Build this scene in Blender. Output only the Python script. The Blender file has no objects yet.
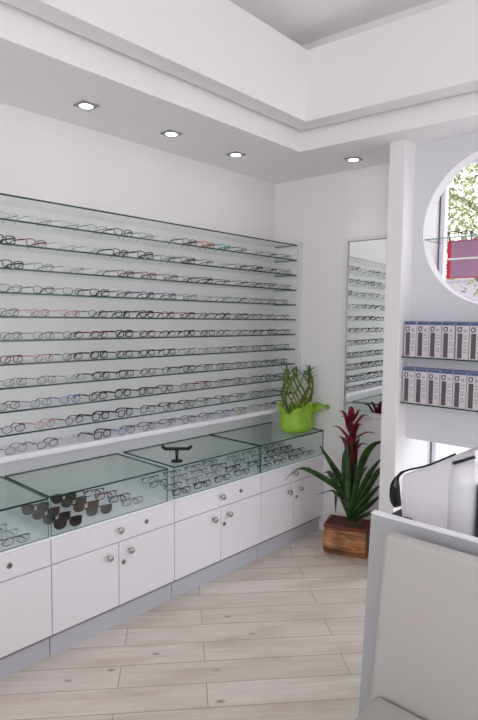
import bpy, bmesh, math, random
from mathutils import Vector, Matrix
rnd = random.Random(11)
S = bpy.context.scene
COL = S.collection
PI = math.pi

# ------------------------------------------------------------------ materials
def nodes(m):
    m.use_nodes = True
    nt = m.node_tree
    nt.nodes.clear()
    out = nt.nodes.new('ShaderNodeOutputMaterial')
    return nt, out

def srgb(r, g, b):
    f = lambda c: (c/255/12.92) if c/255 <= .04045 else ((c/255+.055)/1.055)**2.4
    return (f(r), f(g), f(b), 1)

def mat(name, col, rough=.5, metal=0.0, var=.04, scale=6.0, bump=0.0, coat=0.0, spec=.5):
    """principled with a faint procedural mottling"""
    m = bpy.data.materials.new(name)
    nt, out = nodes(m)
    b = nt.nodes.new('ShaderNodeBsdfPrincipled')
    b.inputs['Roughness'].default_value = rough
    b.inputs['Metallic'].default_value = metal
    b.inputs['Coat Weight'].default_value = coat
    b.inputs['Specular IOR Level'].default_value = spec
    tc = nt.nodes.new('ShaderNodeTexCoord')
    n = nt.nodes.new('ShaderNodeTexNoise')
    n.inputs['Scale'].default_value = scale
    n.inputs['Detail'].default_value = 4
    r = nt.nodes.new('ShaderNodeMapRange')
    r.inputs['To Min'].default_value = 1-var
    r.inputs['To Max'].default_value = 1+var
    mx = nt.nodes.new('ShaderNodeMix'); mx.data_type = 'RGBA'; mx.blend_type = 'MULTIPLY'
    mx.inputs['Factor'].default_value = 1
    mx.inputs['A'].default_value = col
    nt.links.new(tc.outputs['Object'], n.inputs['Vector'])
    nt.links.new(n.outputs['Fac'], r.inputs['Value'])
    nt.links.new(r.outputs['Result'], mx.inputs['B'])
    nt.links.new(mx.outputs['Result'], b.inputs['Base Color'])
    if bump:
        bp = nt.nodes.new('ShaderNodeBump'); bp.inputs['Strength'].default_value = bump
        bp.inputs['Distance'].default_value = .01
        nt.links.new(n.outputs['Fac'], bp.inputs['Height'])
        nt.links.new(bp.outputs['Normal'], b.inputs['Normal'])
    nt.links.new(b.outputs['BSDF'], out.inputs['Surface'])
    return m

def glass(name, tint, refl=1.0, rough=0.0):
    """thin clear glass: tinted see-through plus a fresnel mirror"""
    m = bpy.data.materials.new(name)
    nt, out = nodes(m)
    t = nt.nodes.new('ShaderNodeBsdfTransparent'); t.inputs['Color'].default_value = tint
    g = nt.nodes.new('ShaderNodeBsdfGlossy'); g.inputs['Roughness'].default_value = rough
    f = nt.nodes.new('ShaderNodeLayerWeight')
    pw = nt.nodes.new('ShaderNodeMath'); pw.operation = 'POWER'; pw.inputs[1].default_value = 5
    mu = nt.nodes.new('ShaderNodeMath'); mu.operation = 'MULTIPLY_ADD'; mu.inputs[1].default_value = .5*refl; mu.inputs[2].default_value = .025*refl
    mx = nt.nodes.new('ShaderNodeMixShader')
    nt.links.new(f.outputs['Facing'], pw.inputs[0]); nt.links.new(pw.outputs[0], mu.inputs[0])
    nt.links.new(mu.outputs[0], mx.inputs['Fac'])
    nt.links.new(t.outputs[0], mx.inputs[1]); nt.links.new(g.outputs[0], mx.inputs[2])
    nt.links.new(mx.outputs[0], out.inputs['Surface'])
    return m

def emit(name, col, s):
    m = bpy.data.materials.new(name)
    nt, out = nodes(m)
    e = nt.nodes.new('ShaderNodeEmission'); e.inputs['Color'].default_value = col; e.inputs['Strength'].default_value = s
    nt.links.new(e.outputs[0], out.inputs['Surface'])
    return m

def floor_mat():
    m = bpy.data.materials.new('whitewashed_planks')
    nt, out = nodes(m)
    L = nt.links.new
    b = nt.nodes.new('ShaderNodeBsdfPrincipled'); b.inputs['Roughness'].default_value = .42
    tc = nt.nodes.new('ShaderNodeTexCoord')
    mp = nt.nodes.new('ShaderNodeMapping'); mp.inputs['Rotation'].default_value = (0, 0, math.radians(41))
    mp.inputs['Location'].default_value = (.31, .035, 0)
    L(tc.outputs['Object'], mp.inputs['Vector'])
    br = nt.nodes.new('ShaderNodeTexBrick')
    br.offset = .37; br.offset_frequency = 2
    br.inputs['Scale'].default_value = 1
    br.inputs['Brick Width'].default_value = 1.05
    br.inputs['Row Height'].default_value = .157
    br.inputs['Mortar Size'].default_value = .0022
    br.inputs['Mortar Smooth'].default_value = .3
    br.inputs['Bias'].default_value = -.1
    br.inputs['Color1'].default_value = srgb(230, 222, 214)
    br.inputs['Color2'].default_value = srgb(217, 206, 197)
    br.inputs['Mortar'].default_value = srgb(156, 144, 135)
    L(mp.outputs[0], br.inputs['Vector'])
    # long grain
    mg = nt.nodes.new('ShaderNodeMapping'); mg.inputs['Scale'].default_value = (1.6, 22, 1)
    L(mp.outputs[0], mg.inputs['Vector'])
    ng = nt.nodes.new('ShaderNodeTexNoise'); ng.inputs['Scale'].default_value = 2.2; ng.inputs['Detail'].default_value = 7
    L(mg.outputs[0], ng.inputs['Vector'])
    rg = nt.nodes.new('ShaderNodeMapRange'); rg.inputs['From Min'].default_value = .3; rg.inputs['From Max'].default_value = .72
    rg.inputs['To Min'].default_value = 1.05; rg.inputs['To Max'].default_value = .87
    L(ng.outputs['Fac'], rg.inputs['Value'])
    m1 = nt.nodes.new('ShaderNodeMix'); m1.data_type = 'RGBA'; m1.blend_type = 'MULTIPLY'; m1.inputs['Factor'].default_value = 1
    L(br.outputs['Color'], m1.inputs['A']); L(rg.outputs[0], m1.inputs['B'])
    # brown smears
    mb = nt.nodes.new('ShaderNodeMapping'); mb.inputs['Scale'].default_value = (1.4, 5, 1)
    L(mp.outputs[0], mb.inputs['Vector'])
    nb = nt.nodes.new('ShaderNodeTexNoise'); nb.inputs['Scale'].default_value = 1.7; nb.inputs['Detail'].default_value = 5
    L(mb.outputs[0], nb.inputs['Vector'])
    rb = nt.nodes.new('ShaderNodeMapRange'); rb.inputs['From Min'].default_value = .47; rb.inputs['From Max'].default_value = .75
    rb.inputs['To Max'].default_value = .55
    L(nb.outputs['Fac'], rb.inputs['Value'])
    m2 = nt.nodes.new('ShaderNodeMix'); m2.data_type = 'RGBA'
    m2.inputs['B'].default_value = srgb(178, 158, 142)
    L(rb.outputs[0], m2.inputs['Factor']); L(m1.outputs['Result'], m2.inputs['A'])
    # knots
    mk = nt.nodes.new('ShaderNodeMapping'); mk.inputs['Scale'].default_value = (3.1, 6.2, 1)
    L(mp.outputs[0], mk.inputs['Vector'])
    vk = nt.nodes.new('ShaderNodeTexVoronoi'); vk.inputs['Scale'].default_value = 1.15
    L(mk.outputs[0], vk.inputs['Vector'])
    rk = nt.nodes.new('ShaderNodeMapRange'); rk.inputs['From Min'].default_value = .03; rk.inputs['From Max'].default_value = .1
    rk.inputs['To Min'].default_value = .75; rk.inputs['To Max'].default_value = 0
    L(vk.outputs['Distance'], rk.inputs['Value'])
    m3 = nt.nodes.new('ShaderNodeMix'); m3.data_type = 'RGBA'
    m3.inputs['B'].default_value = srgb(120, 104, 94)
    L(rk.outputs[0], m3.inputs['Factor']); L(m2.outputs['Result'], m3.inputs['A'])
    L(m3.outputs['Result'], b.inputs['Base Color'])
    L(b.outputs[0], out.inputs['Surface'])
    return m

def wood_mat():
    m = bpy.data.materials.new('rough_planter_wood')
    nt, out = nodes(m); L = nt.links.new
    b = nt.nodes.new('ShaderNodeBsdfPrincipled'); b.inputs['Roughness'].default_value = .75
    tc = nt.nodes.new('ShaderNodeTexCoord')
    mp = nt.nodes.new('ShaderNodeMapping'); mp.inputs['Scale'].default_value = (3, 30, 30)
    L(tc.outputs['Object'], mp.inputs['Vector'])
    n = nt.nodes.new('ShaderNodeTexNoise'); n.inputs['Scale'].default_value = 1.6; n.inputs['Detail'].default_value = 6
    L(mp.outputs[0], n.inputs['Vector'])
    cr = nt.nodes.new('ShaderNodeValToRGB')
    e = cr.color_ramp.elements
    e[0].position = .3; e[0].color = srgb(84, 50, 30)
    e[1].position = .72; e[1].color = srgb(214, 160, 110)
    k = cr.color_ramp.elements.new(.5); k.color = srgb(176, 120, 78)
    L(n.outputs['Fac'], cr.inputs['Fac'])
    n2 = nt.nodes.new('ShaderNodeTexNoise'); n2.inputs['Scale'].default_value = 7; n2.inputs['Detail'].default_value = 3
    L(tc.outputs['Object'], n2.inputs['Vector'])
    r = nt.nodes.new('ShaderNodeMapRange'); r.inputs['From Min'].default_value = .35; r.inputs['From Max'].default_value = .65
    r.inputs['To Min'].default_value = .45; r.inputs['To Max'].default_value = 1.1
    L(n2.outputs['Fac'], r.inputs['Value'])
    mx = nt.nodes.new('ShaderNodeMix'); mx.data_type = 'RGBA'; mx.blend_type = 'MULTIPLY'; mx.inputs['Factor'].default_value = 1
    L(cr.outputs['Color'], mx.inputs['A']); L(r.outputs[0], mx.inputs['B'])
    L(mx.outputs['Result'], b.inputs['Base Color'])
    bp = nt.nodes.new('ShaderNodeBump'); bp.inputs['Strength'].default_value = .5; bp.inputs['Distance'].default_value = .01
    L(n.outputs['Fac'], bp.inputs['Height']); L(bp.outputs[0], b.inputs['Normal'])
    L(b.outputs[0], out.inputs['Surface'])
    return m

def leaf_mat(name, c1, c2, rough=.4):
    m = bpy.data.materials.new(name)
    nt, out = nodes(m); L = nt.links.new
    b = nt.nodes.new('ShaderNodeBsdfPrincipled'); b.inputs['Roughness'].default_value = rough
    tc = nt.nodes.new('ShaderNodeTexCoord')
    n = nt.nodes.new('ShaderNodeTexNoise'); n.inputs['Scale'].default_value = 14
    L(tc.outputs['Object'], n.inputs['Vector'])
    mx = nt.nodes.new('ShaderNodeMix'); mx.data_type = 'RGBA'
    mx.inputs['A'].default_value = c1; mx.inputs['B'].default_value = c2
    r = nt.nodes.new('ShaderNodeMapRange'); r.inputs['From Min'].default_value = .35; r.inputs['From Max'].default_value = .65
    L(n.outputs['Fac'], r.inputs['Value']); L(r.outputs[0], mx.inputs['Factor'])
    L(mx.outputs['Result'], b.inputs['Base Color'])
    t = nt.nodes.new('ShaderNodeBsdfTranslucent'); L(mx.outputs['Result'], t.inputs['Color'])
    ms = nt.nodes.new('ShaderNodeMixShader'); ms.inputs['Fac'].default_value = .2
    L(b.outputs[0], ms.inputs[1]); L(t.outputs[0], ms.inputs[2])
    L(ms.outputs[0], out.inputs['Surface'])
    return m

M = {}
M['wall'] = mat('white_wall_paint', srgb(237, 235, 236), .7, var=.012, scale=2)
M['ceil'] = mat('ceiling_paint', srgb(240, 238, 239), .8, var=.012, scale=2)
M['panelgrey'] = mat('pale_grey_panel_paint', srgb(218, 219, 224), .55, var=.01)
M['floor'] = floor_mat()
M['lam'] = mat('white_gloss_laminate', srgb(236, 235, 241), .22, var=.008, coat=.2)
M['board'] = mat('bluish_white_display_board', srgb(240, 247, 252), .3, var=.005)
M['carcass'] = mat('grey_carcass_edge', srgb(140, 140, 146), .6)
M['plinth'] = mat('brushed_grey_plinth', srgb(196, 198, 207), .4, metal=.1, var=.03, scale=40)
M['chrome'] = mat('satin_chrome', srgb(190, 182, 178), .22, metal=1, var=.02)
M['lockmetal'] = mat('nickel_lock', srgb(150, 144, 140), .3, metal=1, var=.02)
M['dark'] = mat('black_slot', srgb(25, 25, 25), .5)
M['glass'] = glass('clear_green_glass', (.987, .996, .992, 1))
M['glasstop'] = glass('case_top_glass', (.962, .986, .974, 1))
M['gshelf'] = glass('shelf_glass', (.985, .994, .99, 1))
M['gback'] = glass('mint_back_glass', (.99, .997, .995, 1), .15)
M['gedge'] = mat('dark_green_glass_edge', srgb(30, 62, 54), .15, var=.1)
M['gedgec'] = mat('mid_green_glass_edge', srgb(58, 104, 90), .15, var=.1)
M['gedgel'] = mat('pale_green_glass_edge', srgb(120, 165, 152), .15, var=.1)
M['winglass'] = glass('window_glass', (.97, .985, .98, 1), .6)
M['mirror'] = mat('mirror_silver', (.9, .92, .91, 1), .0, metal=1, var=0)
M['frame'] = mat('white_mirror_frame', srgb(226, 226, 228), .35, var=.01)
M['lens'] = glass('clear_lens', (.96, .965, .97, 1), .6)
M['sunlens'] = mat('smoked_lens', srgb(40, 33, 32), .12, var=.15, scale=20, coat=.2)
M['sunlens2'] = mat('brown_gradient_lens', srgb(84, 62, 54), .12, var=.15, scale=20, coat=.2)
M['sunlens3'] = mat('olive_lens', srgb(70, 70, 60), .12, var=.15, scale=20, coat=.2)
FC = {'black': (22, 22, 24), 'tortoise': (72, 44, 32), 'burgundy': (104, 28, 42), 'gunmetal': (84, 86, 92),
      'silver': (165, 167, 172), 'pink': (188, 120, 130), 'navy': (38, 48, 84), 'teal': (40, 150, 160),
      'amber': (176, 96, 54), 'purple': (86, 56, 92), 'grey': (110, 110, 114), 'clear': (205, 205, 208),
      'blue': (70, 96, 150)}
for k, c in FC.items():
    M['f_'+k] = mat('frame_'+k, srgb(*c), .25, metal=.8 if k in ('gunmetal', 'silver') else 0, var=.15, scale=60, coat=.3)
M['leather'] = mat('white_leather', srgb(182, 178, 175), .48, var=.02, scale=3, bump=.03)
M['piping'] = mat('cream_piping', srgb(222, 216, 206), .5)
M['deskpanel'] = mat('light_grey_desk_laminate', srgb(176, 176, 180), .4, var=.01)
M['deskedge'] = mat('white_desk_edging', srgb(238, 238, 242), .3, var=.01)
M['device'] = mat('white_gloss_plastic', srgb(230, 228, 232), .2, var=.006, coat=.5)
M['deviceblk'] = mat('black_gloss_plastic', srgb(16, 15, 18), .2)
M['navy'] = mat('dark_navy_plastic', srgb(34, 34, 50), .4)
M['wood'] = wood_mat()
M['rim'] = mat('red_brown_rim', srgb(112, 52, 40), .6, var=.3, scale=25)
M['soil'] = mat('potting_soil', srgb(92, 66, 56), .95, var=.4, scale=60, bump=.8)
M['leaf'] = leaf_mat('dark_strap_leaf', srgb(38, 70, 34), srgb(66, 104, 50))
M['bract'] = leaf_mat('crimson_bract', srgb(120, 14, 34), srgb(160, 30, 50))
M['brstem'] = leaf_mat('maroon_stem', srgb(86, 16, 36), srgb(70, 40, 34))
M['lime'] = leaf_mat('lime_wrapping_paper', srgb(164, 212, 62), srgb(188, 228, 92), .55)
M['bamboo'] = leaf_mat('lucky_bamboo_stalk', srgb(72, 110, 36), srgb(140, 152, 60))
M['bleaf'] = leaf_mat('lucky_bamboo_leaf', srgb(60, 110, 40), srgb(96, 146, 60))
M['node'] = mat('bamboo_node', srgb(196, 182, 90), .5)
M['card'] = mat('white_card', srgb(238, 236, 234), .6, var=.01)
M['peach'] = mat('peach_sticker', srgb(206, 160, 110), .6)
M['boxwhite'] = mat('box_card_white', srgb(214, 208, 212), .45, var=.03, scale=30)
M['boxblue'] = mat('box_blue_band', srgb(98, 112, 150), .45)
M['boxtext'] = mat('box_navy_ink', srgb(34, 44, 84), .5)
M['boxgrey'] = mat('box_charcoal_band', srgb(92, 84, 92), .45, var=.25, scale=45)
M['boxpale'] = mat('box_pale_ink', srgb(178, 172, 178), .5)
M['alu'] = mat('lilac_grey_window_frame', srgb(232, 230, 238), .4, var=.02)
M['mauve'] = mat('dark_mauve_gasket', srgb(112, 84, 104), .5)
M['red'] = mat('red_poster_border', srgb(206, 34, 62), .5)
M['posterm'] = mat('mauve_poster_field', srgb(172, 128, 156), .5, var=.06, scale=8)
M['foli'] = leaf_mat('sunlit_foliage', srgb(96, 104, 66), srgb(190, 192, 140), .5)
M['bark'] = mat('grey_bark', srgb(112, 98, 86), .9, var=.3, scale=12)
M['pave'] = mat('pale_pavement', srgb(205, 198, 206), .8, var=.05, scale=3)
M['gwall'] = mat('pale_lilac_render', srgb(168, 158, 172), .8, var=.03)
M['led'] = emit('downlight_lamp', (1, .97, .93, 1), 14)
M['bezel'] = mat('grey_downlight_bezel', srgb(150, 150, 152), .4, metal=.6)
M['skirt'] = mat('pale_skirting', srgb(214, 200, 190), .5)

# ------------------------------------------------------------------ mesh builder
class MB:
    def __init__(s):
        s.v = []; s.f = []; s.mi = []
    def add(s, vs, fs, mi=0):
        o = len(s.v)
        s.v += [tuple(v) for v in vs]
        for f in fs:
            s.f.append([i+o for i in f]); s.mi.append(mi)
    def box(s, a, b, mi=0, faces=None):
        (x0, y0, z0), (x1, y1, z1) = a, b
        x0, x1 = min(x0, x1), max(x0, x1); y0, y1 = min(y0, y1), max(y0, y1); z0, z1 = min(z0, z1), max(z0, z1)
        vs = [(x0,y0,z0),(x1,y0,z0),(x1,y1,z0),(x0,y1,z0),(x0,y0,z1),(x1,y0,z1),(x1,y1,z1),(x0,y1,z1)]
        fs = {'-z':(0,3,2,1),'+z':(4,5,6,7),'-y':(0,1,5,4),'+x':(1,2,6,5),'+y':(2,3,7,6),'-x':(3,0,4,7)}
        o = len(s.v); s.v += vs
        for k, f in fs.items():
            s.f.append([i+o for i in f]); s.mi.append(faces.get(k, mi) if faces else mi)
        return s
    def prism(s, pts, z0, z1, mi=0):
        """pts: plan polygon, counter-clockwise from above"""
        n = len(pts)
        vs = [(x, y, z0) for x, y in pts]+[(x, y, z1) for x, y in pts]
        fs = [tuple(reversed(range(n))), tuple(range(n, 2*n))]+[(i, (i+1) % n, n+(i+1) % n, n+i) for i in range(n)]
        s.add(vs, fs, mi); return s
    def tube(s, pts, r, n=6, closed=False, mi=0, flat=1.0, up=None):
        pts = [Vector(p) for p in pts]; k = len(pts)
        rs = r if isinstance(r, (list, tuple)) else [r]*k
        u = Vector(up) if up else None
        vs = []
        for i, p in enumerate(pts):
            if closed: t = pts[(i+1) % k]-pts[i-1]
            else: t = pts[min(i+1, k-1)]-pts[max(i-1, 0)]
            t.normalize()
            if u is None:
                u = t.orthogonal().normalized()
            w = (u-t*u.dot(t))
            if w.length < 1e-6: w = t.orthogonal()
            w.normalize()
            if not up: u = w
            b = t.cross(w)
            for j in range(n):
                a = 2*PI*j/n
                vs.append(p+(w*math.cos(a)*flat+b*math.sin(a))*rs[i])
        fs = []
        for i in range(k if closed else k-1):
            i2 = (i+1) % k
            for j in range(n):
                j2 = (j+1) % n
                fs.append((i*n+j, i*n+j2, i2*n+j2, i2*n+j))
        if not closed:
            fs.append(tuple(reversed(range(n)))); fs.append(tuple((k-1)*n+j for j in range(n)))
        s.add(vs, fs, mi); return s
    def lathe(s, prof, c=(0, 0, 0), n=20, axis='z', mi=0, cap=True):
        vs = []
        for r, h in prof:
            for j in range(n):
                a = 2*PI*j/n; x, y = r*math.cos(a), r*math.sin(a)
                if axis == 'z': p = (c[0]+x, c[1]+y, c[2]+h)
                elif axis == 'y': p = (c[0]+x, c[1]-h, c[2]+y)      # h grows toward -y
                else: p = (c[0]-h, c[1]+x, c[2]+y)                  # h grows toward -x
                vs.append(p)
        k = len(prof); fs = []
        for i in range(k-1):
            for j in range(n):
                j2 = (j+1) % n
                fs.append((i*n+j, i*n+j2, (i+1)*n+j2, (i+1)*n+j))
        if cap:
            fs.append(tuple(reversed(range(n)))); fs.append(tuple((k-1)*n+j for j in range(n)))
        s.add(vs, fs, mi); return s
    def strip(s, pts, ws, side, thick=.0015, mi=0, fold=0.0):
        """a leaf: centre line, half widths, side vectors; V-folded and thin but closed"""
        pts = [Vector(p) for p in pts]; k = len(pts)
        vs = []
        for i in range(k):
            t = (pts[min(i+1, k-1)]-pts[max(i-1, 0)]).normalized()
            sd = Vector(side); sd = (sd-t*sd.dot(t)).normalized()
            nn = t.cross(sd).normalized()
            w = ws[i]
            for q, sg in ((-1, 1), (0, 1), (1, 1), (1, -1), (0, -1), (-1, -1)):
                vs.append(pts[i]+sd*w*q+nn*(fold*w*abs(q)+sg*thick))
        fs = []
        for i in range(k-1):
            for j in range(6):
                j2 = (j+1) % 6
                fs.append((i*6+j, i*6+j2, (i+1)*6+j2, (i+1)*6+j))
        fs.append((5, 4, 3, 2, 1, 0)); fs.append(tuple((k-1)*6+j for j in range(6)))
        s.add(vs, fs, mi); return s
    def build(s, name, mats, parent=None, smooth=False, bevel=0.0, seg=2, subsurf=0):
        me = bpy.data.meshes.new(name)
        me.from_pydata(s.v, [], s.f)
        if not isinstance(mats, (list, tuple)): mats = [mats]
        for m in mats: me.materials.append(m)
        for p, mi in zip(me.polygons, s.mi): p.material_index = mi
        bm = bmesh.new(); bm.from_mesh(me); bmesh.ops.recalc_face_normals(bm, faces=bm.faces); bm.to_mesh(me); bm.free()
        if smooth:
            for p in me.polygons: p.use_smooth = True
        o = bpy.data.objects.new(name, me); COL.objects.link(o)
        if parent: o.parent = parent
        if bevel:
            b = o.modifiers.new('bevel', 'BEVEL'); b.width = bevel; b.segments = seg; b.limit_method = 'ANGLE'
            b.harden_normals = False
        if subsurf:
            b = o.modifiers.new('sub', 'SUBSURF'); b.levels = subsurf; b.render_levels = subsurf
        return o

def tag(o, label, cat, group=None):
    o['label'] = label; o['category'] = cat
    if group: o['group'] = group
    return o
def thing(name, label, cat, loc=(0, 0, 0), rz=0, group=None):
    o = bpy.data.objects.new(name, None); COL.objects.link(o)
    o.location = loc; o.rotation_euler = (0, 0, rz); o.empty_display_size = .05
    return tag(o, label, cat, group)
def struct(o):
    o['kind'] = 'structure'; return o
def dup(root, loc, rz, label, group=None, rx=0):
    r = root.copy(); COL.objects.link(r); r.location = loc; r.rotation_euler = (rx, 0, rz)
    r['label'] = label
    if group: r['group'] = group
    for ch in kids[root]:
        c = ch.copy(); COL.objects.link(c); c.parent = r
    return r
kids = {}

# ------------------------------------------------------------------ camera
CF, YAW, PITCH, ROLL = 550.79, .7476, .0748, .0114
CP = Vector((-3.1211, -2.9303, 1.62))
Fw = Vector((math.cos(YAW)*math.cos(PITCH), math.sin(YAW)*math.cos(PITCH), -math.sin(PITCH)))
R0 = Vector((math.sin(YAW), -math.cos(YAW), 0)); U0 = R0.cross(Fw)
Rv = R0*math.cos(ROLL)+U0*math.sin(ROLL); Uv = -R0*math.sin(ROLL)+U0*math.cos(ROLL)
cam = bpy.data.cameras.new('camera'); co = bpy.data.objects.new('camera', cam); COL.objects.link(co)
cam.sensor_fit = 'AUTO'; cam.sensor_width = 36; cam.lens = CF/720*36
co.matrix_world = Matrix(((Rv.x, Uv.x, -Fw.x, CP.x), (Rv.y, Uv.y, -Fw.y, CP.y), (Rv.z, Uv.z, -Fw.z, CP.z), (0, 0, 0, 1)))
cam.clip_start = .05; cam.clip_end = 200
S.camera = co

# ------------------------------------------------------------------ room shell
ex = lambda y: .36-.05*(y+.6)          # mirror wall, very slightly out of square
WY = -.10                               # shelf wall
SOF = 2.688; CEIL = 3.34
FINY0, FINY1, FINX = -1.268, -1.372, -.015
WX = .46                                # window wall
b = MB(); b.box((-6, WY, -.1), (.62, WY+.16, CEIL+.1)); struct(b.build('wall_left', M['wall']))
b = MB(); b.prism([(ex(FINY0), FINY0), (ex(FINY0)+.25, FINY0), (ex(WY)+.26, WY), (ex(WY), WY)], -.05, SOF+.02); struct(b.build('wall_back', M['wall']))
b = MB(); b.prism([(FINX, FINY1), (WX, FINY1), (WX, FINY0), (FINX, FINY0)], 0, SOF+.01)
struct(b.build('wall_pier', M['wall'], bevel=.004))
b = MB(); b.prism([(-6, -6), (.62, -6), (.62, WY+.1), (-6, WY+.1)], -.1, 0); struct(b.build('floor', M['floor']))
b = MB(); b.prism([(-6, -6), (.62, -6), (.62, WY+.1), (-6, WY+.1)], CEIL, CEIL+.1); struct(b.build('ceiling', M['ceil']))
b = MB(); b.box((-4.5, -6, -.05), (-4.4, WY, 1.1)); b.box((-4.5, -6, 2.75), (-4.4, WY, CEIL)); b.box((-4.5, -1.0, 1.1), (-4.4, WY, 2.75)); b.box((-4.5, -6, 1.1), (-4.4, -5.7, 2.75)); struct(b.build('wall_unseen_front', M['wall']))  # unseen wall added to hold back daylight; its opening lights the mirror wall
b = MB(); b.box((-4.4, -6.1, -.05), (-1.0, -6, CEIL)); struct(b.build('wall_unseen_side', M['wall']))  # added out of view to cut daylight from the open side
# lowered soffit along both walls
sx = lambda y: -.222-.085*(y+.745)
b = MB(); b.prism([(-6, -.75), (-.222, -.75), (sx(-6), -6), (.62, -6), (.62, WY), (-6, WY)], SOF, CEIL)
struct(b.build('ceiling_soffit', M['ceil']))
# hanging fascia board, a few centimetres in front of the soffit's edge
fb = lambda y: -.255-.09*(y+.79); ff = lambda y: -.372-.09*(y+.91)
b = MB(); b.prism([(-6, -.905), (ff(-.905), -.905), (ff(-6), -6), (fb(-6), -6), (fb(-.79), -.79), (-6, -.79)], 2.80, 3.215)
struct(b.build('trim_1', M['wall'], bevel=.004))
# skirting on the mirror wall
b = MB(); b.prism([(ex(-1.265)-.012, -1.265), (ex(-1.265), -1.265), (ex(-.62), -.62), (ex(-.62)-.012, -.62)], 0, .07)
struct(b.build('baseboard_back', M['skirt'], bevel=.003))

# panel with the round hole, between the pier and beyond the frame
PX0, PX1 = .12, .215
HC, HZ, HR = -1.884, 2.155, .447
YA, YB, ZA, ZB = FINY1, -3.1, .882, SOF
def hole_panel():
    b = MB(); n = 96
    def outer(a):
        dy, dz = math.cos(a), math.sin(a)
        ts = []
        if dy > 1e-9: ts.append((YA-HC)/dy)
        if dy < -1e-9: ts.append((YB-HC)/dy)
        if dz > 1e-9: ts.append((ZB-HZ)/dz)
        if dz < -1e-9: ts.append((ZA-HZ)/dz)
        t = min(ts); return (HC+dy*t, HZ+dz*t)
    angs = [2*PI*i/n for i in range(n)]
    for cy, cz in ((YA, ZA), (YA, ZB), (YB, ZA), (YB, ZB)):
        angs.append(math.atan2(cz-HZ, cy-HC) % (2*PI))
    angs.sort(); n = len(angs)
    vs = []
    for a in angs:
        o = outer(a); i = (HC+HR*math.cos(a), HZ+HR*math.sin(a))
        vs += [(PX0, *o), (PX0, *i), (PX1, *i), (PX1, *o)]
    fs = []; 
    for k in range(n):
        k2 = (k+1) % n
        for j in range(4):
            j2 = (j+1) % 4
            fs.append((k*4+j, k*4+j2, k2*4+j2, k2*4+j))
    b.add(vs, fs)
    for q, f in enumerate(b.f): b.mi[q] = 1 if q % 4 == 1 else 0
    return b
struct(hole_panel().build('wall_niche', [M['panelgrey'], M['wall']]))
# window wall behind the niche
WY0, WY1, WZ0, WZ1 = -1.374, -3.0, .30, 2.682
b = MB()
b.box((WX, FINY0+.02, -.05), (WX+.14, WY0, SOF))
b.box((WX, WY1, -.05), (WX+.14, -3.3, SOF)); b.box((WX, -5.8, -.05), (WX+.14, -6, SOF)); b.box((WX, -3.3, 2.62), (WX+.14, -5.8, SOF))
b.box((WX, WY0, -.05), (WX+.14, WY1, WZ0)); b.box((WX, WY0, WZ1), (WX+.14, WY1, SOF))
struct(b.build('wall_right', M['wall']))
wroot = bpy.data.objects.new('window_1', None); COL.objects.link(wroot); struct(wroot)
b = MB(); x0, x1 = WX+.03, WX+.085
b.box((x0, WY0, WZ0), (x1, WY0-.038, WZ1)); b.box((x0, WY1, WZ0), (x1, WY1+.055, WZ1))
b.box((x0, WY0-.038, WZ0), (x1, WY1+.055, WZ0+.055)); b.box((x0, WY0-.038, WZ1-.055), (x1, WY1+.055, WZ1))
b.build('window_frame', M['alu'], wroot, bevel=.004)
b = MB(); b.box((x0-.006, WY0-.004, WZ0+.01), (x0+.002, WY0-.009, WZ1-.01))
b.build('gasket', M['mauve'], wroot)
b = MB(); b.box((WX+.05, WY0-.038, WZ0+.055), (WX+.056, WY1+.055, WZ1-.055)); b.build('window_pane', M['winglass'], wroot)

wroot = bpy.data.objects.new('window_2', None); COL.objects.link(wroot); struct(wroot)
b = MB(); b.box((x0, -3.3, 0), (x1, -3.36, 2.62)); b.box((x0, -5.8, 0), (x1, -5.74, 2.62)); b.box((x0, -3.36, 2.56), (x1, -5.74, 2.62)); b.box((x0, -3.36, 0), (x1, -5.74, .06))
b.build('window_frame', M['alu'], wroot, bevel=.004)
b = MB(); b.box((WX+.05, -3.36, .06), (WX+.056, -5.74, 2.56)); b.build('window_pane', M['winglass'], wroot)

# recessed downlights
def downlight(x, y, label, rz=0):
    t = thing('recessed_downlight', label, 'ceiling light', (x, y, SOF), rz, 'recessed square downlights')
    b = MB(); q = .047; r = .034
    n = 24; vs = []; fs = []
    for k in range(n):
        a = 2*PI*k/n; c, s_ = math.cos(a), math.sin(a); m_ = q/max(abs(c), abs(s_))
        vs += [(c*m_, s_*m_, -.001), (c*m_, s_*m_, -.005), (c*r, s_*r, -.007), (c*r, s_*r, -.001)]
    for k in range(n):
        k2 = (k+1) % n
        for j in range(4): fs.append((k*4+j, k*4+(j+1) % 4, k2*4+(j+1) % 4, k2*4+j))
    b.add(vs, fs); b.build('bezel', M['bezel'], t)
    b = MB(); b.lathe([(.033, -.006), (.033, -.001)], n=24); b.build('lamp', M['led'], t)
    l = bpy.data.lights.new('downlight', 'SPOT'); l.energy = 2.5; l.spot_size = math.radians(95); l.spot_blend = .8
    l.color = (1, .95, .9); l.shadow_soft_size = .035
    lo = bpy.data.objects.new('downlight_beam', l); COL.objects.link(lo); lo.location = (x, y, SOF-.012)
downlight(-1.55, -.40, 'square recessed downlight in the soffit, leftmost of the three above the shelves')
downlight(-.99, -.40, 'square recessed downlight in the soffit, middle of the three above the shelves')
downlight(-.45, -.405, 'square recessed downlight in the soffit, rightmost of the three above the shelves')
downlight(.14, -.925, 'square recessed downlight in the soffit above the wall mirror', .1)

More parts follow.
